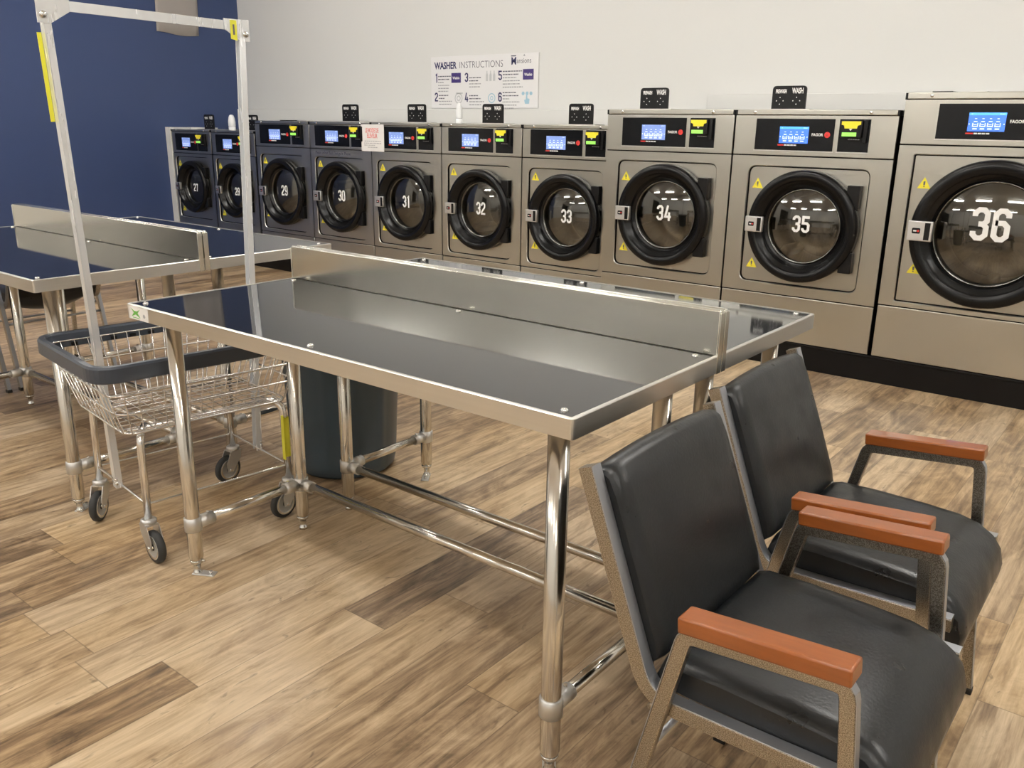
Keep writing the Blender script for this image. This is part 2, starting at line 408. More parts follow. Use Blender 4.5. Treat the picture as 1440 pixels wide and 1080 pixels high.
# ------------------------------------------------------------------ washing machines
G_W = 'front-loading washing machines in the row'
def washer(num, x0, W, yf, zt, zs, zsm, pz0, pz1, px0, pw, cx0, cw, ins, door, zlow, lid, numbox, scr, label, zb=.158, extra=None):
    t = thing('washing_machine', label, 'washing machine', (x0 + W / 2, yf, zb), 0, G_W)
    h = W / 2; g = .0035; D = min(.86, 4.84 - yf)
    def Z(z): return z - zb
    def U(x): return x - h
    X0 = FR(0)
    zt_, zs_, zm_, zl_ = Z(zt), Z(zs), Z(zsm), Z(zlow)
    # shell
    b = B()
    b.box((-h + .003, .012, 0), (-h + .015, D, zs_), 'black_base_gap_shade'); b.box((h - .015, .012, 0), (h - .003, D, zs_), 'black_base_gap_shade')  # sides coloured black to paint shade into the gaps between machines
    for zz in (zm_, zl_): b.box((-h + .015, .0125, zz - .03), (h - .015, .016, zz + .03), 'black_base_gap_shade')  # black backing strips stand in for the shade inside the seams
    b.box((-h + .015, D - .012, 0), (h - .015, D, zs_), 'steel_v'); b.box((-h + .015, .012, 0), (h - .015, D - .012, .012), 'black_base_gap_shade')
    b.build('cabinet', t)
    # lid along the top
    b = B(); b.box((-h + .012, -.004, zs_), (h - .012, D, zt_), 'steel_v', .004)
    b.box((-h + .001, -.003, zs_ - .002), (-h + .012, .05, zt_ - .002), 'black_plastic'); b.box((h - .012, -.003, zs_ - .002), (h - .001, .05, zt_ - .002), 'black_plastic')
    tp = b.build('top_cover', t)
    for sx in (-h + .13 * W, h - .16 * W):
        b = B(); b.lathe([(0, .004), (.008, .003), (.010, 0)], 'bolt', Matrix.Translation((sx, -.004, (zs_ + zt_) / 2)) @ Matrix.Rotation(PI / 2, 4, 'X'), 12); b.build('screw', tp)
    # fascia with black control panels
    b = B(); b.box((-h + g, 0, zm_ + g), (h - g, .012, zs_ - g), 'steel_v', .002); b.build('control_fascia', t)
    b = B(); P0 = Z(pz0); P1 = Z(pz1); ph = P1 - P0
    b.box((U(px0), -.003, P0), (U(px0) + pw, .001, P1), 'panel_black', .0015)
    b.box((U(px0) - .004, -.0045, P0 - .006), (U(px0) + pw + .004, .001, P0 - .001), 'steel_h')
    k = ph / .177; w_ = pw / .466
    b.text('FAGOR', .021 * k, FR(-.0042) @ Matrix.Translation((U(px0) + .340 * w_, P0 + .083 * k, 0)), 'white', width=.066 * w_, bold=.0006)
    X = FR(-.0036); cxr, czr = U(px0) + .429 * w_, P0 + .090 * k
    b.prism(circ(cxr, czr, .0165 * k, 20), .0006, 'red', X)
    for dy in (-.005, .002, .009): b.prism([(cxr - .009 * k, czr + dy * k), (cxr + .004 * k, czr + dy * k + .003 * k), (cxr + .004 * k, czr + dy * k + .0045 * k), (cxr - .009 * k, czr + dy * k + .0015 * k)], .0009, 'panel_black', X)
    sx0, sx1 = U(px0) + .149 * w_, U(px0) + .321 * w_; sz0, sz1 = P0 + .04 * k, P0 + .133 * k
    b.prism([(sx0 - .006, sz0 - .014 * k), (sx0 + .03 * w_, sz0 - .014 * k), (sx0 + .03 * w_, sz0 - .007 * k), (sx0 - .006, sz0 - .007 * k)], .0005, 'red', X)
    for q in range(4):
        a = sx0 + (.033 + .019 * q) * w_; b.prism([(a, sz0 - .014 * k), (a + .016 * w_, sz0 - .014 * k), (a + .016 * w_, sz0 - .007 * k), (a, sz0 - .007 * k)], .0005, 'white', X)
    cp = b.build('control_panel', t)
    b = B(); sw, sh = sx1 - sx0, sz1 - sz0; sm = 'screen' if num in ('35', '36') else 'screen_pale'
    b.prism([(sx0, sz0), (sx1, sz0), (sx1, sz1), (sx0, sz1)], .0015, sm, X)
    XI = FR(-.0052)
    def rect(a, c, d_, e, m): b.prism([(sx0 + a * sw, sz0 + c * sh), (sx0 + d_ * sw, sz0 + c * sh), (sx0 + d_ * sw, sz0 + e * sh), (sx0 + a * sw, sz0 + e * sh)], .0003, m, XI)
    rect(0, .86, 1, 1, 'screen_hi' if sm == 'screen' else sm); rect(.06, .9, .11, .95, 'screen_icon'); rect(.82, .9, .95, .95, 'screen_icon')
    for q in range(4):
        a = .12 + .2 * q
        rect(a + .03, .50, a + .13, .55, 'screen_icon'); rect(a + .05, .66, a + .11, .70, 'screen_icon'); rect(a + .02, .1, a + .14, .17, 'screen_icon')
        rect(a, .24, a + .025, .45, 'screen_icon'); rect(a + .135, .24, a + .16, .45, 'screen_icon'); rect(a, .24, a + .16, .29, 'screen_icon'); rect(a + .04, .34, a + .12, .38, 'screen_icon')
    rect(.02, .36, .05, .42, 'screen_icon'); rect(.95, .36, .98, .42, 'screen_icon')
    b.build('screen', cp)
    # card reader
    b = B(); b.box((U(cx0), -.003, P0), (U(cx0) + cw, .001, P1), 'panel_black', .0015); b.box((U(cx0) - .004, -.0045, P0 - .006), (U(cx0) + cw + .004, .001, P0 - .001), 'steel_h')
    c = cw / .169; ux = U(cx0)
    b.box((ux + .018 * c, -.038, P0 + .078 * k), (ux + .135 * c, -.002, P1 - .008 * k), 'black_plastic', .004)
    b.box((ux + .135 * c, -.020, P0 + .05 * k), (ux + .158 * c, -.002, P1 - .004 * k), 'black_plastic', .003)
    cr = b.build('card_reader', t)
    XF = FR(-.0385); b = B(); y1 = P1 - .012 * k
    b.prism([(ux + .024 * c, y1), (ux + .128 * c, y1), (ux + .128 * c, y1 - .018 * k), (ux + .112 * c, y1 - .022 * k), (ux + .108 * c, y1 - .038 * k), (ux + .042 * c, y1 - .038 * k), (ux + .038 * c, y1 - .022 * k), (ux + .024 * c, y1 - .018 * k)][::-1], .003, 'yellow_plate', XF)
    b.prism([(ux + .066 * c, y1 - .039 * k), (ux + .075 * c, y1 - .050 * k), (ux + .084 * c, y1 - .039 * k)], .003, 'white', XF)
    b.build('card_slot', cr)
    b = B(); b.prism([(ux + .030 * c, P0 + .085 * k), (ux + .108 * c, P0 + .085 * k), (ux + .108 * c, P0 + .106 * k), (ux + .030 * c, P0 + .106 * k)], .002, 'green_lit', XF); b.build('card_display', cr)
    b = B()
    for q in range(5): b.prism([(ux + (.055 + .013 * q) * c, P0 + .066 * k), (ux + (.065 + .013 * q) * c, P0 + .066 * k), (ux + (.065 + .013 * q) * c, P0 + .071 * k), (ux + (.055 + .013 * q) * c, P0 + .071 * k)], .0006, 'grey_ink', FR(-.003))
    b.build('lettering', cr)
    # front panel with pressed recess and round opening
    ix0, ix1, iz0, iz1, ir = ins; ix0, ix1, iz0, iz1 = U(ix0), U(ix1), Z(iz0), Z(iz1)
    dx, dz, R, rg = door; dx, dz = U(dx), Z(dz)
    outer = [(-h + g, zl_ + g), (h - g, zl_ + g), (h - g, zm_ - g), (-h + g, zm_ - g)]
    rr = rrect(ix0, iz0, ix1, iz1, ir, 8); rr2 = rrect(ix0 + .006, iz0 + .006, ix1 - .006, iz1 - .006, max(.004, ir - .006), 8); rr0 = rrect(ix0 - .004, iz0 - .004, ix1 + .004, iz1 + .004, ir + .004, 8)
    c0 = ((ix0 + ix1) / 2, (iz0 + iz1) / 2)
    an = sorted([2 * PI * q / 96 for q in range(96)] + [math.atan2(z - c0[1], x - c0[0]) % (2 * PI) for x, z in outer] + [math.atan2(z - c0[1], x - c0[0]) % (2 * PI) for x, z in rr])
    an = [a for q, a in enumerate(an) if q == 0 or a - an[q - 1] > 1e-5]
    b = B(); T = lambda p, y: (p[0], y, p[1])
    O = [ray_poly(c0, a, outer) for a in an]; I0 = [ray_poly(c0, a, rr0) for a in an]; I1 = [ray_poly(c0, a, rr) for a in an]; I2 = [ray_poly(c0, a, rr2) for a in an]
    C = [(dx + (rg + .03) * math.cos(a), dz + (rg + .03) * math.sin(a)) for a in an]
    b.strip([T(p, .010) for p in O], [T(p, 0) for p in O], 'steel_v')
    b.strip([T(p, 0) for p in O], [T(p, 0) for p in I0], 'steel_v')
    b.strip([T(p, 0) for p in I0], [T(p, .005) for p in I1], 'steel_h', smooth=True)
    b.strip([T(p, .005) for p in I1], [T(p, .022) for p in I1], 'black_base_gap_shade'); b.strip([T(p, .022) for p in I1], [T(p, .022) for p in I2], 'black_base_gap_shade'); b.strip([T(p, .022) for p in I2], [T(p, .016) for p in I2], 'steel_v')  # groove coloured black to paint in the shade around the recess
    b.strip([T(p, .016) for p in I2], [T(p, .016) for p in C], 'steel_v')
    b.build('front_panel', t, recalc=True)
    b = B(); b.box((-h + g, 0, .002), (h - g, .012, zl_ - g), 'steel_v', .003); b.build('lower_panel', t)
    # warning labels
    k2 = .034
    for tx, tz in ((ix0 + .055 * (R / .33) + .004, Z(extra['tri'][0])), (ix0 + .060 * (R / .33) + .006, Z(extra['tri'][1]))):
        b = B(); b.prism([(tx - k2, tz), (tx + k2, tz), (tx, tz + .060)], .001, 'yellow', FR(.0160)); 
        b.prism([(tx - .004, tz + .018), (tx + .004, tz + .018), (tx + .005, tz + .038), (tx - .005, tz + .038)], .0006, 'dark_ink', FR(.0150)); b.prism([(tx - .004, tz + .009), (tx + .004, tz + .009), (tx + .004, tz + .014), (tx - .004, tz + .014)], .0006, 'dark_ink', FR(.0150))
        b.build('warning_label', t)
    # hinge plate behind the ring
    s_ = R / .33; b = B(); hx = min(dx + .318 * s_, ix1 - .010)
    for z0, z1 in ((dz + .125 * s_, dz + .255 * s_), (dz - .245 * s_, dz - .125 * s_)): b.box((dx + .245 * s_, -.030, z0), (hx, .016, z1), 'black_plastic', .004)
    b.box((dx + .285 * s_, -.012, dz - .15 * s_), (hx - .008 * s_, .010, dz + .15 * s_), 'black_plastic', .003)
    b.build('hinge', t)
    # door
    XD = Matrix.Translation((dx, 0, dz)) @ Matrix.Rotation(PI / 2, 4, 'X')
    b = B(); q = R
    ib = R - .060 * s_
    b.lathe([(rg + .030, -.016), (R, -.016), (R, .034), (R - .005, .046), (R - .014, .053), (R - .030 * s_, .056), (ib + .010 * s_, .054), (ib + .002, .047), (ib - .006 * s_, .030), (ib - .022 * s_, .024), (ib - .026 * s_, .010), (rg + .018, -.012), (rg + .006, -.016)], 'door_ring', XD, 80)
    dr = b.build('door', t)
    b = B(); b.lathe([(rg + .008, -.0155), (rg + .006, -.009), (rg + .001, -.008), (rg - .003, -.012), (rg - .003, -.018)], 'rim_metal', XD, 72); b.build('glass_rim', dr)
    b = B(); n = 9; dome = .036 * rg / .21
    b.lathe([(rg * (1 - j / n), -.016 + dome * (1 - (1 - j / n) ** 2)) for j in range(n + 1)], 'glass', XD, 64); b.build('door_glass', dr)
    nx, nz, nw, nh = numbox; b = B(); number(b, num, U(nx), Z(nz), nw, nh, FR(-(-.0145 + dome)), 'white'); b.build('number', dr)
    b = B(); hx0, hx1 = dx - q - .004, dx - q + .106 * s_; hz = dz + .0 * s_; hh = .046 * s_
    b.box((hx0, -.066, hz - hh), (hx1, -.040, hz + hh), 'alu', .004); b.box((hx0 + .004, -.045, hz - hh * .8), (hx0 + .07 * s_, .010, hz + hh * .8), 'black_plastic')
    b.prism(rrect(hx0 + .022 * s_, hz - .012 * s_, hx0 + .058 * s_, hz + .014 * s_, .006, 3), .0012, 'black_plastic', FR(-.066)); b.prism([(hx0 + .028 * s_, hz - .003 * s_), (hx0 + .042 * s_, hz - .003 * s_), (hx0 + .042 * s_, hz + .004 * s_), (hx0 + .028 * s_, hz + .004 * s_)], .0016, 'white', FR(-.066)); b.prism(circ(hx0 + .049 * s_, hz + .001, .0055 * s_, 10), .0016, 'red', FR(-.066))
    b.prism([(hx1 - .034 * s_, hz - hh * .86), (hx1 - .010 * s_, hz - hh * .86), (hx1 - .010 * s_, hz + hh * .86), (hx1 - .034 * s_, hz + hh * .86)], .0012, 'black_plastic', FR(-.066))
    b.build('door_handle', dr)
    # drum
    b = B(); rd = rg * 1.12
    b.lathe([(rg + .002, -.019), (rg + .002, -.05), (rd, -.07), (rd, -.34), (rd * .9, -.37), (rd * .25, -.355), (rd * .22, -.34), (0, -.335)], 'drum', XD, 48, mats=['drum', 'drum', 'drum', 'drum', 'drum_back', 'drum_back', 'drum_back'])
    for a in range(3):
        aa = a * 2 * PI / 3 + .5 + int(num) * .7
        Xb = XD @ Matrix.Rotation(aa, 4, 'Z'); b.box((rd - .06, -.03, -.33), (rd - .002, .03, -.08), 'drum', .012, Xb)
    b.build('drum', t)
    # detergent lid on the top
    lx0, lw, lh, ly = lid
    if lh > 0:
        XLd = Matrix.Translation((0, 0, zt_)) @ FR(ly); b = B()
        pl = [(U(lx0), 0), (U(lx0) + lw, 0)] + [(p.x, p.y) for p in fillet([(U(lx0) + lw, 0, 0), (U(lx0) + lw, lh, 0), (U(lx0), lh, 0), (U(lx0), 0, 0)], .024, 6)[1:-1]]
        b.prism(pl, .012, 'black_plastic', XLd)
        b.box((U(lx0) - .11, ly - .02, zt_ - .001), (U(lx0) + lw + .03, ly + .10, zt_ + .006), 'steel_h')
        li = b.build('dispenser_lid', t)
        XT = Matrix.Translation((0, 0, zt_)) @ FR(ly - .0126); b = B()
        b.text('PREWASH', .030, XT @ Matrix.Translation((U(lx0) + .10 * lw, lh * .70, 0)), 'white', width=lw * .32, bold=.0012)
        b.text('WASH', .042, XT @ Matrix.Translation((U(lx0) + .58 * lw, lh * .69, 0)), 'white', width=lw * .33, bold=.0014)
        for ox in (.24, .73):
            for ex, ez in ((0, .52), (-.10, .38), (.10, .38), (0, .24)): b.prism(circ(U(lx0) + (ox + ex) * lw, ez * lh, .0032, 8), .0006, 'white', XT)
        b.build('lettering', li)
    else:
        b = B(); b.box((U(lx0), ly, zt_ - .001), (U(lx0) + lw, ly + .12, zt_ + .007), 'black_plastic', .002); b.box((U(lx0) + lw + .03, ly + .02, zt_ - .001), (U(lx0) + lw + .16, ly + .1, zt_ + .006), 'steel_h'); b.build('dispenser_lid', t)
    if extra.get('text'):
        b = B(); b.text(extra['text'], .036, FR(-.0008) @ Matrix.Translation((U(.075), Z(1.135), 0)), 'dark_ink', width=.47, bold=.0006); b.build('lettering', t)
    return t

LAB = 'stainless front-loading washing machine with white number %s on its door glass'
# small machines 27, 28
for n, x0, lx in (('27', -7.976, .50), ('28', -7.236, .50)):
    w = .728
    washer(n, x0, w, 3.975, 1.317, 1.296, 1.075, 1.102, 1.276, .075, .405, .493, .165, (.05, .655, .405, 1.041, .05), (.368, .735, .268, .172), .33,
           (lx, .17, .150, .10), (.365, .690, .085, .080), None, LAB % n + (' beside the blue wall' if n == '27' else ''), extra={'tri': (.94, .47)})
# medium machines 29-33
for k, n in enumerate(('29', '30', '31', '32', '33')):
    x0 = -6.492 + .8168 * k
    lid = (.335, .205, .147, .12) if n != '29' else (.33, .2, 0, .05)
    washer(n, x0, .8145, 3.975, 1.416, 1.391, 1.181, 1.206, 1.383, .076, .460, .563, .166, (.06, .715, .405, 1.110, .055), (.405, .768, .312, .205), .372,
           lid, (.385, .734, .098, .098), None, LAB % n, extra={'tri': (1.02, .515), 'text': 'Please unload Basin hot go it  Phone' if n == '30' else None})
# large machines 34, 35
for n, x0, sh in (('34', -2.409, .014), ('35', -1.496, 0)):
    w = .909 if n == '34' else .944
    washer(n, x0, w, 3.845, 1.520, 1.491, 1.260, 1.293, 1.470, .136 - sh, .466, .628 - sh, .170, (.113 - sh, .828 - sh, .505, 1.199, .05), (.478 - sh, .860, .327, .213), .440,
           (.181 if n == '34' else .172, .205, .136, .12), (.426 if n == '34' else .424, .828, .112, .099), None, LAB % n, extra={'tri': (1.068, .588 if n == '35' else .60)})
# largest machine 36
washer('36', -.537, 1.02, 3.845, 1.608, 1.574, 1.341, 1.375, 1.551, .176, .466, .668, .170, (.085, .935, .493, 1.292, .012), (.505, .896, .382, .268), .462,
       (.115, .10, 0, .06), (.420, .867, .196, .174), None, LAB % '36' + ', the largest in front', extra={'tri': (1.115, .655)})

# ------------------------------------------------------------------ detergent bottles
def bottle(x, y, z, h, label, w=.036):
    b = B(); X = Matrix.Translation((x, y, z)) @ Matrix.Diagonal((1, .62, 1, 1))
    b.lathe([(0, 0), (w * .95, 0), (w, .01), (w * 1.0, h * .22), (w * .90, h * .235), (w * .90, h * .25), (w * 1.0, h * .265), (w * 1.02, h * .55), (w * .86, h * .8), (w * .6, h * .95), (w * .3, h), (0, h)], 'white_plastic', X, 20,
            mats=['white_plastic'] * 4 + ['dark_ink'] + ['white_plastic'] * 6)
    return tag(b.build('detergent_bottle'), label, 'bottle', 'white bottles on the machines')
bottle(-6.985, 4.06, 1.317, .150, 'white detergent bottle standing on washing machine 28', .046)
bottle(-3.955, 4.09, 1.416, .155, 'slim white detergent bottle on top of machine 32 in front of the sign', .030)

# ------------------------------------------------------------------ signs
def wordrow(b, x0, x1, z, hgt, m, X, seed):
    r = random.Random(seed); x = x0
    while x < x1 - .004:
        w = min(r.uniform(.010, .034), x1 - x)
        b.prism([(x, z), (x + w, z), (x + w, z + hgt), (x, z + hgt)], .0004, m, X); x += w + .0055
def big_sign():
    x0, x1, z0, z1 = -5.094, -3.838, 1.549, 2.000
    t = thing('instruction_sign', 'white washer instructions sign with six numbered steps on the wall', 'sign', ((x0 + x1) / 2, YB, z0))
    w, h = x1 - x0, z1 - z0; X = FR(-.0122)
    b = B(); b.box((-w / 2, -.012, 0), (w / 2, -.001, h), 'sign', .002); b.build('board', t)
    L = -w / 2; T = lambda u, v: X @ Matrix.Translation((L + u * w, v * h, 0))
    b = B(); b.text('WASHER', .082, T(.035, .765), 'navy_ink', width=.222 * w, bold=.003); b.text('INSTRUCTIONS', .082, T(.285, .765), 'dark_ink', width=.405 * w, bold=-.0008)
    b.build('heading', t)
    # building logo at the right
    b = B(); b.text('M', .085, T(.765, .80), 'navy_ink', width=.042 * w, bold=.002); b.text('ansions', .062, T(.812, .82), 'dark_ink', width=.125 * w)
    b.prism([(L + .762 * w, .945 * h), (L + .806 * w, .945 * h), (L + .806 * w, .965 * h), (L + .762 * w, .965 * h)], .0004, 'dark_ink', X)
    b.prism([(L + .868 * w, .945 * h), (L + .886 * w, .945 * h), (L + .877 * w, .985 * h)], .0004, 'grey_ink', X)
    b.build('logo', t)
    pos = {'1': (.042, .50), '3': (.335, .50), '5': (.650, .52), '2': (.036, .13), '4': (.335, .12), '6': (.650, .12)}
    for i, (d, (u, v)) in enumerate(pos.items()):
        b = B(); number(b, d, L + u * w, v * h, .048, .080, X, 'navy_ink'); b.build('step_number', t)
    s = 0
    for u, v, ls in ((.072, .58, (.13, .11, .06, .11, .11, .10)), (.378, .57, (.11, .09, .11, .10)), (.690, .64, (.17, .14, .12, .15, .15, .18)), (.078, .24, (.10, .06, .13, .13)), (.378, .23, (.09, .11, .14, .12)), (.690, .25, (.12, .14, .06, .15, .13, .10))):
        b = B()
        for q, l in enumerate(ls):
            s += 1; wordrow(b, L + u * w, L + (u + l) * w, (v - .058 * q + (.03 if len(ls) > 4 else 0)) * h, .0085, 'dark_ink' if q < 2 else 'grey_ink', X, s)
        b.build('step_text', t)
    for u in (.205, .868):
        b = B(); zz = .49 if u < .5 else .52
        b.prism([(L + u * w, zz * h), (L + (u + .092) * w, zz * h), (L + (u + .092) * w, (zz + .19) * h), (L + u * w, (zz + .19) * h)], .0006, 'purple_ink', X)
        b.text('Washio', .032, FR(-.0132) @ Matrix.Translation((L + (u + .012) * w, (zz + .07) * h, 0)), 'white', width=.068 * w, bold=.001)
        b.build('purple_badge', t)
    def ring(b, cx, cz, r, m, r2=None):
        r2 = r2 or r * .8; n = 20
        b.strip([(cx + r * math.cos(2 * PI * k / n), cz + r * math.sin(2 * PI * k / n), .0004) for k in range(n)], [(cx + r2 * math.cos(2 * PI * k / n), cz + r2 * math.sin(2 * PI * k / n), .0004) for k in range(n)], m, X)
    b = B()
    for q in range(3):
        a = L + (.535 + .033 * q) * w; b.prism([(a, .51 * h), (a + .02 * w, .51 * h), (a + .02 * w, .62 * h), (a + .014 * w, .66 * h), (a + .014 * w, .70 * h), (a + .006 * w, .70 * h), (a + .006 * w, .66 * h), (a, .62 * h)], .0004, 'pale_ink', X)
    ring(b, L + .275 * w, .19 * h, .048, 'pale_ink'); ring(b, L + .275 * w, .19 * h, .024, 'pale_ink', .015); b.prism([(L + .25 * w, .28 * h), (L + .315 * w, .28 * h), (L + .315 * w, .30 * h), (L + .25 * w, .30 * h)], .0004, 'pale_ink', X)
    b.build('grey_picture', t)
    b = B(); ring(b, L + .590 * w, .19 * h, .042, 'cyan_ink'); ring(b, L + .590 * w, .19 * h, .018, 'cyan_ink', .011)
    for q in range(3): b.prism(circ(L + (.872 + .034 * q) * w, .27 * h, .016, 12), .0004, 'cyan_ink', X)
    b.prism([(L + .890 * w, .08 * h), (L + .925 * w, .08 * h), (L + .928 * w, .17 * h), (L + .910 * w, .18 * h), (L + .908 * w, .24 * h), (L + .898 * w, .24 * h), (L + .896 * w, .16 * h), (L + .882 * w, .15 * h)], .0004, 'cyan_ink', X)
    b.build('blue_picture', t)
big_sign()
def notice():
    x0, x1, z0, z1 = -4.97, -4.69, 1.178, 1.398
    t = thing('paper_notice', 'white paper notice with red heading taped between machines 30 and 31', 'notice', ((x0 + x1) / 2, 3.966, z0))
    w, h = x1 - x0, z1 - z0; b = B(); b.box((-w / 2, -.002, 0), (w / 2, 0, h), 'paper'); b.build('sheet', t)
    X = FR(-.0022); b = B()
    b.text('LE MODE DE', .05, X @ Matrix.Translation((-w * .31, h * .70, 0)), 'pink_ink', width=w * .58, bold=.002); b.text('ELEVEUR', .05, X @ Matrix.Translation((-w * .24, h * .50, 0)), 'pink_ink', width=w * .46, bold=.002)
    b.build('heading', t)
    b = B()
    for q, (a, c) in enumerate(((-.36, .36), (-.38, .40), (-.38, .10), (-.22, .20))): wordrow(b, a * w, c * w, h * (.36 - .075 * q), .006, 'grey_ink', X, 50 + q)
    b.build('text_lines', t)
notice()
def grey_sheet():
    b = B(); n = 14; i = b.mi('grey_sheet'); y0, y1 = 3.975, 4.46; g = []
    for layer in (.0, .004):
        for r in range(6):
            row = []
            for k in range(n + 1):
                u = k / n; y = y0 + (y1 - y0) * u; zb = 2.278 + .012 * math.sin(u * 5 + 1.5) * (1 if r == 0 else 0)
                z = zb + (2.95 - 2.278) * r / 5; x = XL + .006 + layer + (.012 * math.sin(u * 7) ** 2 * (1 - r / 5)); row.append(b.bm.verts.new((x, y + .03 * (r / 5), z)))
            g.append(row)
    for L in (0, 6):
        for r in range(5):
            for k in range(n): b.face([g[L + r][k], g[L + r][k + 1], g[L + r + 1][k + 1], g[L + r + 1][k]], i, True)
    for k in range(n): b.face([g[0][k], g[0][k + 1], g[6][k + 1], g[6][k]], i); b.face([g[5][k], g[5][k + 1], g[11][k + 1], g[11][k]], i)
    for r in range(5):
        b.face([g[r][0], g[r + 1][0], g[r + 7][0], g[r + 6][0]], i); b.face([g[r][n], g[r + 1][n], g[r + 7][n], g[r + 6][n]], i)
    tag(b.build('wall_sheet'), 'blank grey sheet hung high on the blue wall', 'sheet')
grey_sheet()

# ------------------------------------------------------------------ folding tables
G_T = 'stainless folding tables'
H, RIM = .90, .0430
def table(label, x0, x1, yfront, yjoint, face, sticker=False):
    """front edge at yfront, backsplash at yjoint; face=+1 backsplash on +y, -1 on -y"""
    L = x1 - x0; D = abs(yjoint - yfront); t = thing('folding_table', label, 'table', ((x0 + x1) / 2, (yfront + yjoint) / 2, 0), 0 if face > 0 else PI, G_T)
    a, d = L / 2, D / 2; S = .1097
    b = B()                                                      # stainless pan: rim and underside
    lip = .009
    o = rrect(-a, -d, a, d, .008, 3); i_ = rrect(-a + lip, -d + lip, a - lip, d - .004, .004, 3)
    b.strip([(x, y, H - RIM) for x, y in o], [(x, y, H - .002) for x, y in o], 'steel_h', smooth=False)
    o2 = rrect(-a + .0015, -d + .0015, a - .0015, d - .001, .008, 3)
    b.strip([(x, y, H - .002) for x, y in o], [(x, y, H) for x, y in o2], 'steel_h', smooth=True)
    b.strip([(x, y, H) for x, y in o2], [(x, y, H) for x, y in i_], 'steel_h')
    b.strip([(x, y, H) for x, y in i_], [(x, y, H - .006) for x, y in i_], 'steel_h')
    b.strip([(x, y, H - RIM) for x, y in o], [(x, y, H - RIM) for x, y in i_], 'steel_h')
    b.strip([(x, y, H - RIM) for x, y in i_], [(x, y, H - .012) for x, y in i_], 'steel_h')
    b.prism(rrect(-a + lip, -d + lip, a - lip, d - .004, .004, 3), .004, 'steel_h', None, H - .016)
    b.build('tabletop', t, recalc=True)
    b = B(); b.box((-a + lip + .002, -d + lip + .002, H - .010), (a - lip - .002, d - .022, H - .0015), 'acrylic', .001); pan = b.build('black_panel', t)
    for sx in (-a + .045, 0, a - .045):
        for sy in (-d + .036, d - .050):
            b = B(); b.lathe([(.0085, 0), (.0085, .002), (.006, .0045), (0, .005)], 'bolt', Matrix.Translation((sx, sy, H - .0016)), 12); b.build('screw', t)
    b = B(); th = .020                                          # folded backsplash
    b.box((-a + .001, d - th, H - .003), (a - .001, d - .0015, H + S), 'splash', .004)
    b.box((-a - .0012, d - th - .002, H - RIM - .002), (-a + .002, d - .0015, H + S - .006), 'splash', .001); b.box((a - .002, d - th - .002, H - RIM - .002), (a + .0012, d - .0015, H + S - .006), 'splash', .001)
    b.build('backsplash', t)
    lx, fy, ry = a - .0914, -d + .088, d - .1084; zb = .178
    def leg(sx, sy, flange):
        b = B(); b.lathe([(.0232, H - .02), (.0232, .062), (.0205, .056), (.0205, .050)], 'tube', Matrix.Translation((sx, sy, 0)), 20, True, True); lg = b.build('leg', t)
        b = B(); b.lathe([(.0205, .052), (.0215, .047), (.0190, .040), (.0115, .038), (.0115, .012), (.0150, .009), (.0150, 0)], 'bolt', Matrix.Translation((sx, sy, 0)), 16, True, True)
        if flange:
            ang = .5 if sx < 0 else 2.2; X = Matrix.Translation((sx, sy, 0)) @ Matrix.Rotation(ang, 4, 'Z')
            b.box((-.014, -.016, 0), (.062, .016, .005), 'alu', .002, X); b.cyl(X @ Vector((.046, 0, .004)), X @ Vector((.046, 0, .013)), .006, 'bolt', 8); b.cyl(X @ Vector((0, 0, .048)), X @ Vector((.030, 0, .048)), .004, 'bolt', 8)
        b.build('foot', lg); return lg
    for sx in (-lx, lx):
        leg(sx, fy, True); leg(sx, ry, False)
        b = B(); b.cyl((sx, fy + .02, zb), (sx, ry - .02, zb), .0165, 'tube', 16); b.build('side_bar', t)
        for sy, s1 in ((fy, 1), (ry, -1)):
            b = B(); b.lathe([(.0245, -.024), (.0275, -.022), (.0275, .022), (.0245, .024)], 'alu', Matrix.Translation((sx, sy, zb)), 20, True, True)
            b.cyl((sx, sy + s1 * .02, zb), (sx, sy + s1 * .072, zb), .0210, 'alu', 16)
            if sy == ry:
                sg = 1 if sx < 0 else -1; b.cyl((sx + sg * .02, sy, zb), (sx + sg * .066, sy, zb), .0210, 'alu', 16)
            b.cyl((sx + .0, sy + s1 * .055, zb + .018), (sx, sy + s1 * .055, zb + .025), .005, 'bolt', 8); b.build('joint_collar', t)
    b = B(); b.cyl((-lx + .03, ry, zb), (lx - .03, ry, zb), .0165, 'tube', 16); b.build('stretcher', t)
    if sticker:
        b = B(); X = FR(-d - .0002); b.prism([(-a + .014, H - .042), (-a + .118, H - .042), (-a + .118, H - .004), (-a + .014, H - .004)], .0008, 'paper', X)
        X2 = FR(-d - .0012); cx, cz = -a + .052, H - .021
        b.prism([(cx - .026, cz + .012), (cx - .008, cz + .004), (cx + .008, cz + .004), (cx + .026, cz + .012), (cx + .010, cz - .001), (cx + .024, cz - .014), (cx, cz - .006), (cx - .024, cz - .014), (cx - .010, cz - .001)][::-1], .0004, 'green', X2)
        b.prism(circ(-a + .098, cz - .006, .006, 10), .0004, 'grey_ink', X2); b.prism([(cx - .018, cz - .017), (cx + .016, cz - .017), (cx + .016, cz - .015), (cx - .018, cz - .015)], .0004, 'green', X2)
        s = b.build('sticker', t); s['label'] = 'white sticker with green star-like logo'
    return t
YJ = .6265
table('near steel folding table with glossy black top and green-logo sticker', -1.608, 0, 0, YJ - .001, 1, True)
table('steel folding table back to back behind the near one, facing the washers', -1.608, 0, 1.25, YJ + .001, -1)
table('left front steel folding table beside the cart, black chairs at its far end', -3.82, -2.185, -.017, .629, 1)
table('left rear steel folding table nearest the blue wall and machine 28', -3.82, -2.185, 1.268, .631, -1)

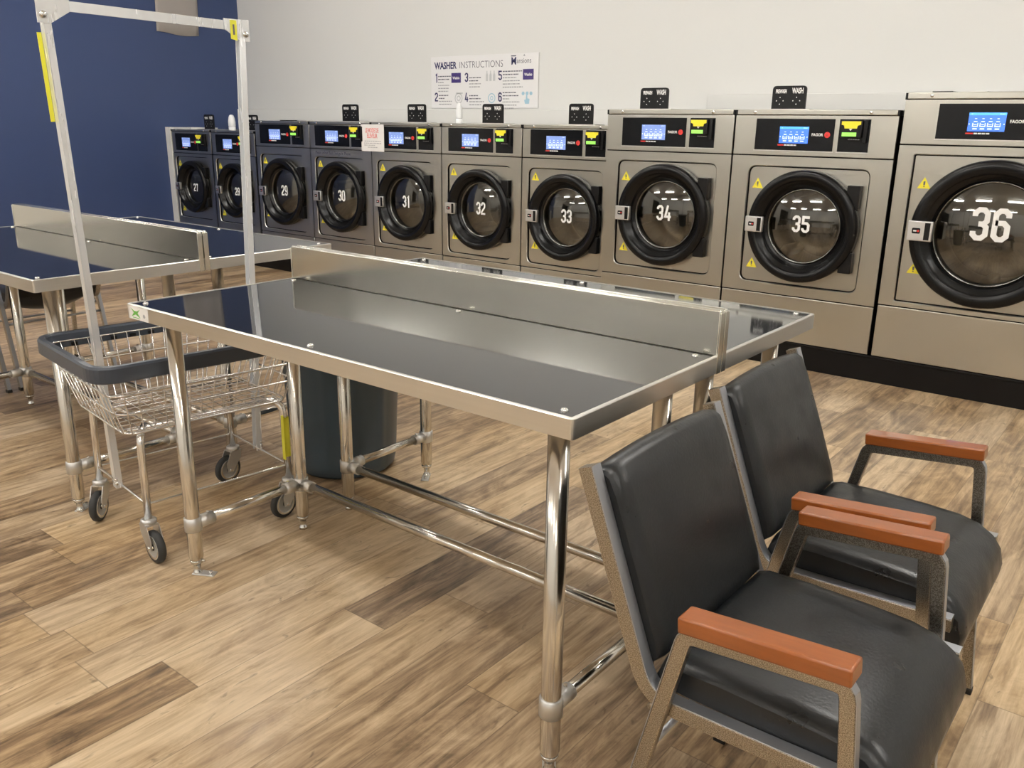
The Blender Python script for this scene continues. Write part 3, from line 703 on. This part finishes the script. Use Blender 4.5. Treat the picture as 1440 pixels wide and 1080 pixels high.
# ------------------------------------------------------------------ waiting chairs
G_C = 'black vinyl waiting chairs'
def build_chair():
    t = thing('waiting_chair', '', 'chair', (0, 0, 0), 0, G_C)
    hw = .2375
    for s in (-1, 1):
        pts = fillet([(-.172, 0, .848), (-.030, 0, .462), (.03, 0, .438), (.402, 0, .452)], .075, 8)
        pts = [Vector((-.172, 0, .848))] + fillet([(-.172, 0, .848), (-.022, 0, .442), (.386, 0, .452)], .085, 10)[1:]
        y = s * hw
        b = B(); i = 0
        P = [Vector((p.x, y, p.z)) for p in pts]
        b.bar(P, .030, .028, 'hammer', (0, 1, 0))
        # bluish reflection on the front face, put in as a strip along the bend
        ins = []
        for k, p in enumerate(P):
            tn = (P[min(k + 1, len(P) - 1)] - P[max(k - 1, 0)]).normalized(); nrm = Vector((-tn.z, 0, tn.x)); nrm = nrm if nrm.z > 0 or nrm.x > 0 else -nrm
            ins.append(p + nrm * .0155)
        b.bar(ins, .002, .0275, 'edge_metal', (0, 1, 0), bev=.0004)
        b.build('side_frame', t)
        ya = s * .2625
        b = B(); A = fillet([(-.085, ya, .014), (.052, ya, .612), (.318, ya, .636), (.378, ya, .014)], .022, 4)
        b.bar(A, .026, .020, 'hammer', (0, 1, 0))
        E1 = [Vector((p.x, ya, p.z)) for p in A]; ex = []
        for k, p in enumerate(E1):
            tn = (E1[min(k + 1, len(E1) - 1)] - E1[max(k - 1, 0)]).normalized(); nrm = Vector((-tn.z, 0, tn.x)); ex.append(p + nrm * .0134)
        b.bar(ex, .0016, .0195, 'edge_metal', (0, 1, 0), bev=.0003)  # bluish reflection along the arm frame, added as a strip
        af = b.build('arm_frame', t)
        for fx in (-.0855, .3785):
            b = B(); b.box((fx - .015, ya - .012, 0), (fx + .015, ya + .012, .018), 'cap', .002); b.build('glide', af)
        b = B(); dx, dz = .318 - .052, .664 - .642; ang = math.atan2(dz, dx); Lr = .272
        X = Matrix.Translation((.050, ya, .646 - .018)) @ Matrix.Rotation(-ang, 4, 'Y')
        b.box((-.004, -.025, -.004), (Lr + .006, .025, .026), 'armwood', .004, X, 2); b.build('armrest', t)
    for x, z in ((-.008, .350), (.352, .300)):
        b = B(); b.cyl((x, -.2625, z), (x, .2625, z), .0065, 'edge_metal', 10); b.build('cross_bar', t)
    for s in (-1, 1):
        b = B(); b.cyl((-.012, s * .222, .425), (-.028, s * .222, .408), .007, 'bolt', 8); b.build('bolt', t)
    # seat: waterfall profile, extruded across and softly rounded
    prof = [(-.002, .462), (-.015, .475), (-.018, .497), (-.010, .512), (.012, .520), (.10, .522), (.22, .519), (.30, .514), (.345, .503), (.380, .482), (.402, .452), (.411, .415), (.408, .385), (.396, .378), (.384, .390), (.376, .425), (.352, .455), (.30, .463), (.20, .462), (.10, .462), (.03, .462)]
    def slab(prof, w, m, crown, axis_fn, name, parent):
        b = B(); i = b.mi(m); n = 20; rings = []
        for k in range(n + 1):
            u = -1 + 2 * k / n; au = abs(u)
            y = u * w
            ins = 0 if au < .93 else (1 - math.sqrt(max(0, 1 - ((au - .93) / .07) ** 2)))
            cxm = sum(p[0] for p in prof) / len(prof); czm = sum(p[1] for p in prof) / len(prof)
            ring = []
            for (x, z) in prof: ring.append(b.bm.verts.new(axis_fn(x, z, y, u, ins)))
            rings.append(ring)
        q = len(prof)
        for k in range(n):
            for j in range(q): b.face([rings[k][j], rings[k][(j + 1) % q], rings[k + 1][(j + 1) % q], rings[k + 1][j]], i, True)
        b.face(rings[0][::-1], i, False); b.face(rings[-1], i, False)
        return b.build(name, parent)
    def seat_fn(x, z, y, u, ins):
        top = z > .468; zz = z - (.014 * ins if top else 0) - (.062 * (1 - u * u) ** .7 * min(1, max(0, (x + .02) / .04)) if z < .4645 and x < .35 and x > -.02 else 0) + (.006 * (1 - u * u) if z > .5 else 0); xx = x - (.008 * ins if x > .37 else 0)
        return Vector((xx, y, zz))
    slab(prof, .2220, 'vinyl', 0, seat_fn, 'seat', t)
    # back pad: follows the upright
    bp = [(-.020, .022), (.014, .022), (.025, .030), (.030, .06), (.031, .20), (.030, .33), (.026, .372), (.014, .386), (-.012, .388), (-.022, .378), (-.024, .20), (-.024, .02)]
    d = Vector((-.172 + .030, 0, .848 - .472)).normalized(); nn = Vector((d.z, 0, -d.x)); o = Vector((-.030, 0, .478))
    def back_fn(x, z, y, u, ins):
        zz = z + (.010 * (1 - u * u) if z > .36 else 0) - (.008 * ins if z > .36 else 0); xx = x + .006 - (.010 * ins if x > 0 else 0) + (.004 * (1 - u * u) if x > 0 else 0)
        p = o + d * zz + nn * xx; return Vector((p.x, y, p.z))
    slab(bp, .2225, 'vinyl', 0, back_fn, 'backrest', t)
    return t
def dup(root, loc, rz, label):
    r = root.copy(); COL.objects.link(r); r.location = loc; r.rotation_euler = (0, 0, rz); r['label'] = label
    for ch in list(root.children):
        c = ch.copy(); COL.objects.link(c); c.parent = r
        for g in list(ch.children):
            e = g.copy(); COL.objects.link(e); e.parent = c
    return r
CH = build_chair(); CH.location = (.252, .175, 0); CH.rotation_euler = (0, 0, -.003)
CH['label'] = 'nearest black vinyl chair with wooden arms, beside the table corner'
bpy.context.view_layer.update()
dup(CH, (.210, .762, 0), .009, 'second black vinyl wooden-armed chair, just behind the nearest chair')
dup(CH, (-4.10, .86, 0), PI, 'black chair seen from behind past the end of the left tables')
dup(CH, (-4.10, .27, 0), PI + .02, 'black chair cut off by the left edge of the photo')

# ------------------------------------------------------------------ laundry cart
def cart():
    c0 = Vector((-1.905, .335, 0)); rz = math.radians(-7.5)
    t = thing('laundry_cart', 'chrome wire laundry cart with grey bumper and tall hanging rack', 'cart', c0, rz)
    inv = (Matrix.Translation(c0) @ Matrix.Rotation(rz, 4, 'Z')).inverted()
    zt, zb = .672, .452
    def ringat(z, f, n=6):
        hx = .225 + (.268 - .225) * f; y0 = -.300 + (-.365 + .300) * f; y1 = .275 + (.372 - .275) * f
        return [(x, y, z) for x, y in rrect(-hx, y0, hx, y1, .05, n)], hx, y0, y1
    b = B(); m = 'chrome'
    for z, f, r in ((zb, 0, .0042), (zb + .072, .33, .0036), (zb + .140, .64, .0042), (zt, 1, .003)):
        b.tube(ringat(z, f)[0], r, m, 6, True)
    _, hx0, ya0, yb0 = ringat(zb, 0); _, hx1, ya1, yb1 = ringat(zt, 1)
    w = .0023
    n = 11
    for k in range(n):
        u = -1 + 2 * (k + .5) / n
        b.tube([(u * hx1 * .92, ya1, zt), (u * hx0, ya0, zb), (u * hx0, yb0, zb), (u * hx1 * .92, yb1, zt)], w, m, 5)
    n = 15
    for k in range(n):
        v = (k + .5) / n; y0 = ya0 + v * (yb0 - ya0); y1 = ya1 * .93 + v * (yb1 * .93 - ya1 * .93)
        b.tube([(-hx1, y1, zt), (-hx0, y0, zb), (hx0, y0, zb), (hx1, y1, zt)], w, m, 5)
    for x in (-.11, .0, .11): b.tube([(x, ya0, zb - .005), (x, yb0, zb - .005)], .0032, m, 6)
    for s in (-1, 1): b.tube([(s * .17, ya0 + .02, zb - .006), (s * .17, yb0 - .02, zb - .006)], .005, m, 8)
    b.build('basket', t)
    b = B(); pr = [(-.011, -.030), (.011, -.030), (.014, -.026), (.014, .016), (.009, .023), (-.008, .023), (-.013, .017), (-.013, -.026)]
    b.sweep([(x, y, zt + .006) for x, y in rrect(-.285, -.385, .285, .392, .075, 8)], pr, 'rubber', True, (0, 0, 1), smooth=False); bm_ = b.build('bumper', t)
    for k in range(9):
        b = B(); y = -.27 + k * .068; b.box((-.2735, y - .011, zt - .022), (-.2655, y + .011, zt - .008), 'black_plastic', .002); b.build('clip', bm_)
    # posts
    PX, PY = .222, .262
    for sx in (-1, 1):
        for sy in (-1, 1):
            b = B(); b.tube(fillet([(sx * .15, sy * .215, .446), (sx * (PX - .005), sy * (PY - .005), .440), (sx * PX, sy * PY, .14)], .05, 8), .0128, 'chrome', 12); p = b.build('leg', t)
            if sx > 0 and sy > 0:
                b = B(); b.box((PX - .004, PY - .016, .225), (PX + .016, PY - .0125, .395), 'yellow_tag', .001); b.build('yellow_tag', p)
                b = B(); b.lathe([(.0140, .235), (.0140, .385)], 'yellow_tag', Matrix.Translation((PX, PY, 0)), 14); b.build('yellow_tag', p)
    b = B(); b.tube([(x, y, .200) for x, y in rrect(-PX, -PY, PX, PY, .012, 3)], .0045, 'chrome', 8, True); b.build('lower_frame', t)
    for sx, sy, a in ((-1, -1, math.radians(128)), (1, -1, math.radians(176)), (1, 1, math.radians(94)), (-1, 1, math.radians(92))):
        cx, cy = sx * PX, sy * PY; X = Matrix.Translation((cx, cy, 0)) @ Matrix.Rotation(a - rz - PI / 2 * 0, 4, 'Z'); off = -.032
        b = B()
        b.lathe([(.020, .150), (.026, .146), (.026, .136), (.022, .130)], 'alu', X, 16, True, True)
        for s in (-1, 1):
            b.prism([(-.026, .132), (.024, .132), (.018, .10), (off + .012, .048), (off - .014, .050), (-.048, .085)], .003, 'alu', X @ Matrix.Translation((0, s * .021 + .0015, 0)) @ Matrix(((1, 0, 0, 0), (0, 0, -1, 0), (0, 1, 0, 0), (0, 0, 0, 1))))
        b.box((-.024, -.022, .128), (.024, .022, .133), 'alu', 0, X); b.cyl(X @ Vector((off, -.028, .057)), X @ Vector((off, .028, .057)), .006, 'bolt', 8)
        f = b.build('caster', t)
        b = B(); XW = X @ Matrix.Translation((off, 0, .057)) @ Matrix.Rotation(PI / 2, 4, 'X')
        b.lathe([(.012, -.011), (.030, -.010), (.034, -.013), (.042, -.014), (.043, -.013), (.050, -.013), (.0565, -.007), (.0570, 0), (.0565, .007), (.050, .013), (.043, .013), (.042, .014), (.034, .013), (.030, .010), (.012, .011)], 'tyre', XW, 28, True, True,
                mats=['hub'] * 2 + ['bolt'] + ['hub'] + ['tyre'] * 6 + ['hub'] + ['bolt'] + ['hub'] * 2)
        b.build('wheel', f)
    # hanging rack
    def loc(p): return inv @ Vector(p)
    a0, a1, b0, b1 = loc((-1.954, .062, .19)), loc((-1.954, .022, 1.735)), loc((-1.887, .612, .19)), loc((-1.960, .722, 1.735))
    for p0, p1, s in ((a0, a1, -1), (b0, b1, 1)):
        b = B(); b.bar([p0, p1], .032, .003, 'alu_bar', (0, 1, 0), bev=.0006); o = Vector((.0145, s * .010, 0)); b.bar([p0 - o, p1 - o], .003, .022, 'alu_bar', (0, 1, 0), bev=.0006)
        o2 = Vector((-.0145, s * .010, 0)); b.bar([p0 - o2, p1 - o2], .003, .022, 'alu_bar', (0, 1, 0), bev=.0006)
        up = b.build('rack_upright', t)
        b = B()
        for q in (.006, .02): b.cyl(p0 + Vector((-.02, 0, q * 1)) + Vector((0, 0, .012)), p0 + Vector((.022, 0, q + .012)), .004, 'bolt', 8)
        b.build('bolt', up)
    b = B(); e0 = a1 + Vector((0, 0, .010)); e1 = b1 + Vector((0, 0, .004))
    b.bar([e0, e1], .003, .030, 'alu_bar', (0, 0, 1), bev=.0006); o = Vector((-.011, 0, .0135)); b.bar([e0 + o, e1 + o], .022, .003, 'alu_bar', (0, 0, 1), bev=.0006); b.build('rack_top_bar', t)
    XU = Matrix(((0, 0, 1, 0), (1, 0, 0, 0), (0, 1, 0, 0), (0, 0, 0, 1)))
    for p, s in ((a1, 1), (b1, -1)):
        b = B(); X = Matrix.Translation(p) @ XU; pl = [(-.016 * s, -.045), (.020 * s, -.045), (.078 * s, -.008), (.078 * s, .026), (-.016 * s, .026)]
        b.prism(pl if s > 0 else pl[::-1], .004, 'alu_bar', X, .014); b.lathe([(.011, 0), (.011, .004), (.007, .009), (0, .010)], 'bolt', X @ Matrix.Translation((0, -.022, .018)), 12); b.build('corner_bracket', t)
    b = B(); yl = a0.lerp(a1, .79); yh = a0.lerp(a1, .955); o = Vector((-.0172, -.008, 0)); b.bar([yl + o, yh + o], .0024, .012, 'yellow_tag', (0, 1, 0), bev=.0003); b.build('yellow_label', t)
    b = B(); X = Matrix.Translation(b1) @ XU; b.prism([(-.056, -.040), (-.032, -.044), (-.032, .022), (-.056, .022)], .001, 'yellow_tag', X, .0185); b.prism([(-.047, -.026), (-.041, -.026), (-.041, .008), (-.047, .008)], .001, 'dark_ink', X, .0195); b.build('yellow_label', t)
cart()

# ------------------------------------------------------------------ trash can
def can():
    t = thing('trash_can', 'slate grey round plastic trash can standing between the tables', 'trash can', (-1.89, 1.045, 0))
    b = B(); seg = 96; i = b.mi('can'); rings = []
    for z, r in ((.0, .0), (.0, .195), (.015, .210), (.05, .217), (.08, .219), (.62, .247), (.625, .253), (.70, .255)):
        ring = []
        for k in range(seg):
            a = 2 * PI * k / seg; rib = .006 if (k % 16) < 2 and .06 < z < .63 else 0; fl = 0
            ring.append(b.bm.verts.new(((r + rib + fl) * math.cos(a), (r + rib + fl) * math.sin(a), z)) if r else b.bm.verts.new((.001 * math.cos(a), .001 * math.sin(a), z)))
        rings.append(ring)
    for n in range(len(rings) - 1):
        for k in range(seg): b.face([rings[n][k], rings[n][(k + 1) % seg], rings[n + 1][(k + 1) % seg], rings[n + 1][k]], i, True)
    b.build('body', t)
    b = B(); b.lathe([(.253, .690), (.268, .693), (.270, .712), (.262, .718), (.246, .716), (.243, .68), (.200, .12), (0, .11)], 'can', None, 64, mats=['can'] * 4 + ['can_in'] * 3); b.build('rim', t)
can()

# ------------------------------------------------------------------ ceiling lights
def lights():
    for y, n, nm in ((-4.4, 5, 'lamp_low'), (-1.15, 5, 'lamp'), (2.10, 5, 'lamp')):
        for k in range(n):
            x = -6.4 + 2.35 * k
            t = thing('ceiling_light', 'long white tube light hanging under the ceiling', 'lamp', (x, y, ZC), 0, 'ceiling lights')
            b = B(); b.box((-.64, -.05, -.06), (.64, .05, -.001), 'lamp_body', .004); b.build('housing', t)
            b = B(); b.tube([(-.60, 0, -.125), (.60, 0, -.125)], .045, nm, 14); b.build('diffuser', t)
            b = B()
            for sx in (-.625, .600): b.box((sx, -.03, -.175), (sx + .025, .03, -.058), 'lamp_body', .003)
            b.build('end_bracket', t)
lights()

# ------------------------------------------------------------------ world, camera, view
sc = bpy.context.scene
w = bpy.data.worlds.new('World'); sc.world = w; w.use_nodes = True
w.node_tree.nodes['Background'].inputs['Color'].default_value = (.9, .9, 1, 1); w.node_tree.nodes['Background'].inputs['Strength'].default_value = .02
F, YAW, PITCH, ROLL = 1215.65, .6696, -.2934, .0136
CP = Vector((.8533, -1.2617, 1.426))
fw = Vector((-math.sin(YAW) * math.cos(PITCH), math.cos(YAW) * math.cos(PITCH), math.sin(PITCH)))
r = fw.cross(Vector((0, 0, 1))).normalized(); u = r.cross(fw)
r2 = r * math.cos(ROLL) + u * math.sin(ROLL); u2 = u * math.cos(ROLL) - r * math.sin(ROLL)
cd = bpy.data.cameras.new('camera'); cam = bpy.data.objects.new('camera', cd); COL.objects.link(cam)
cam.matrix_world = Matrix(((r2.x, u2.x, -fw.x, CP.x), (r2.y, u2.y, -fw.y, CP.y), (r2.z, u2.z, -fw.z, CP.z), (0, 0, 0, 1)))
cd.sensor_fit = 'HORIZONTAL'; cd.sensor_width = 36; cd.lens = F / 1440 * 36; cd.clip_start = .02
sc.camera = cam
vs = sc.view_settings; vs.view_transform = 'Standard'; vs.look = 'None'; vs.gamma = 1; vs.use_curve_mapping = False; vs.exposure = 0.0
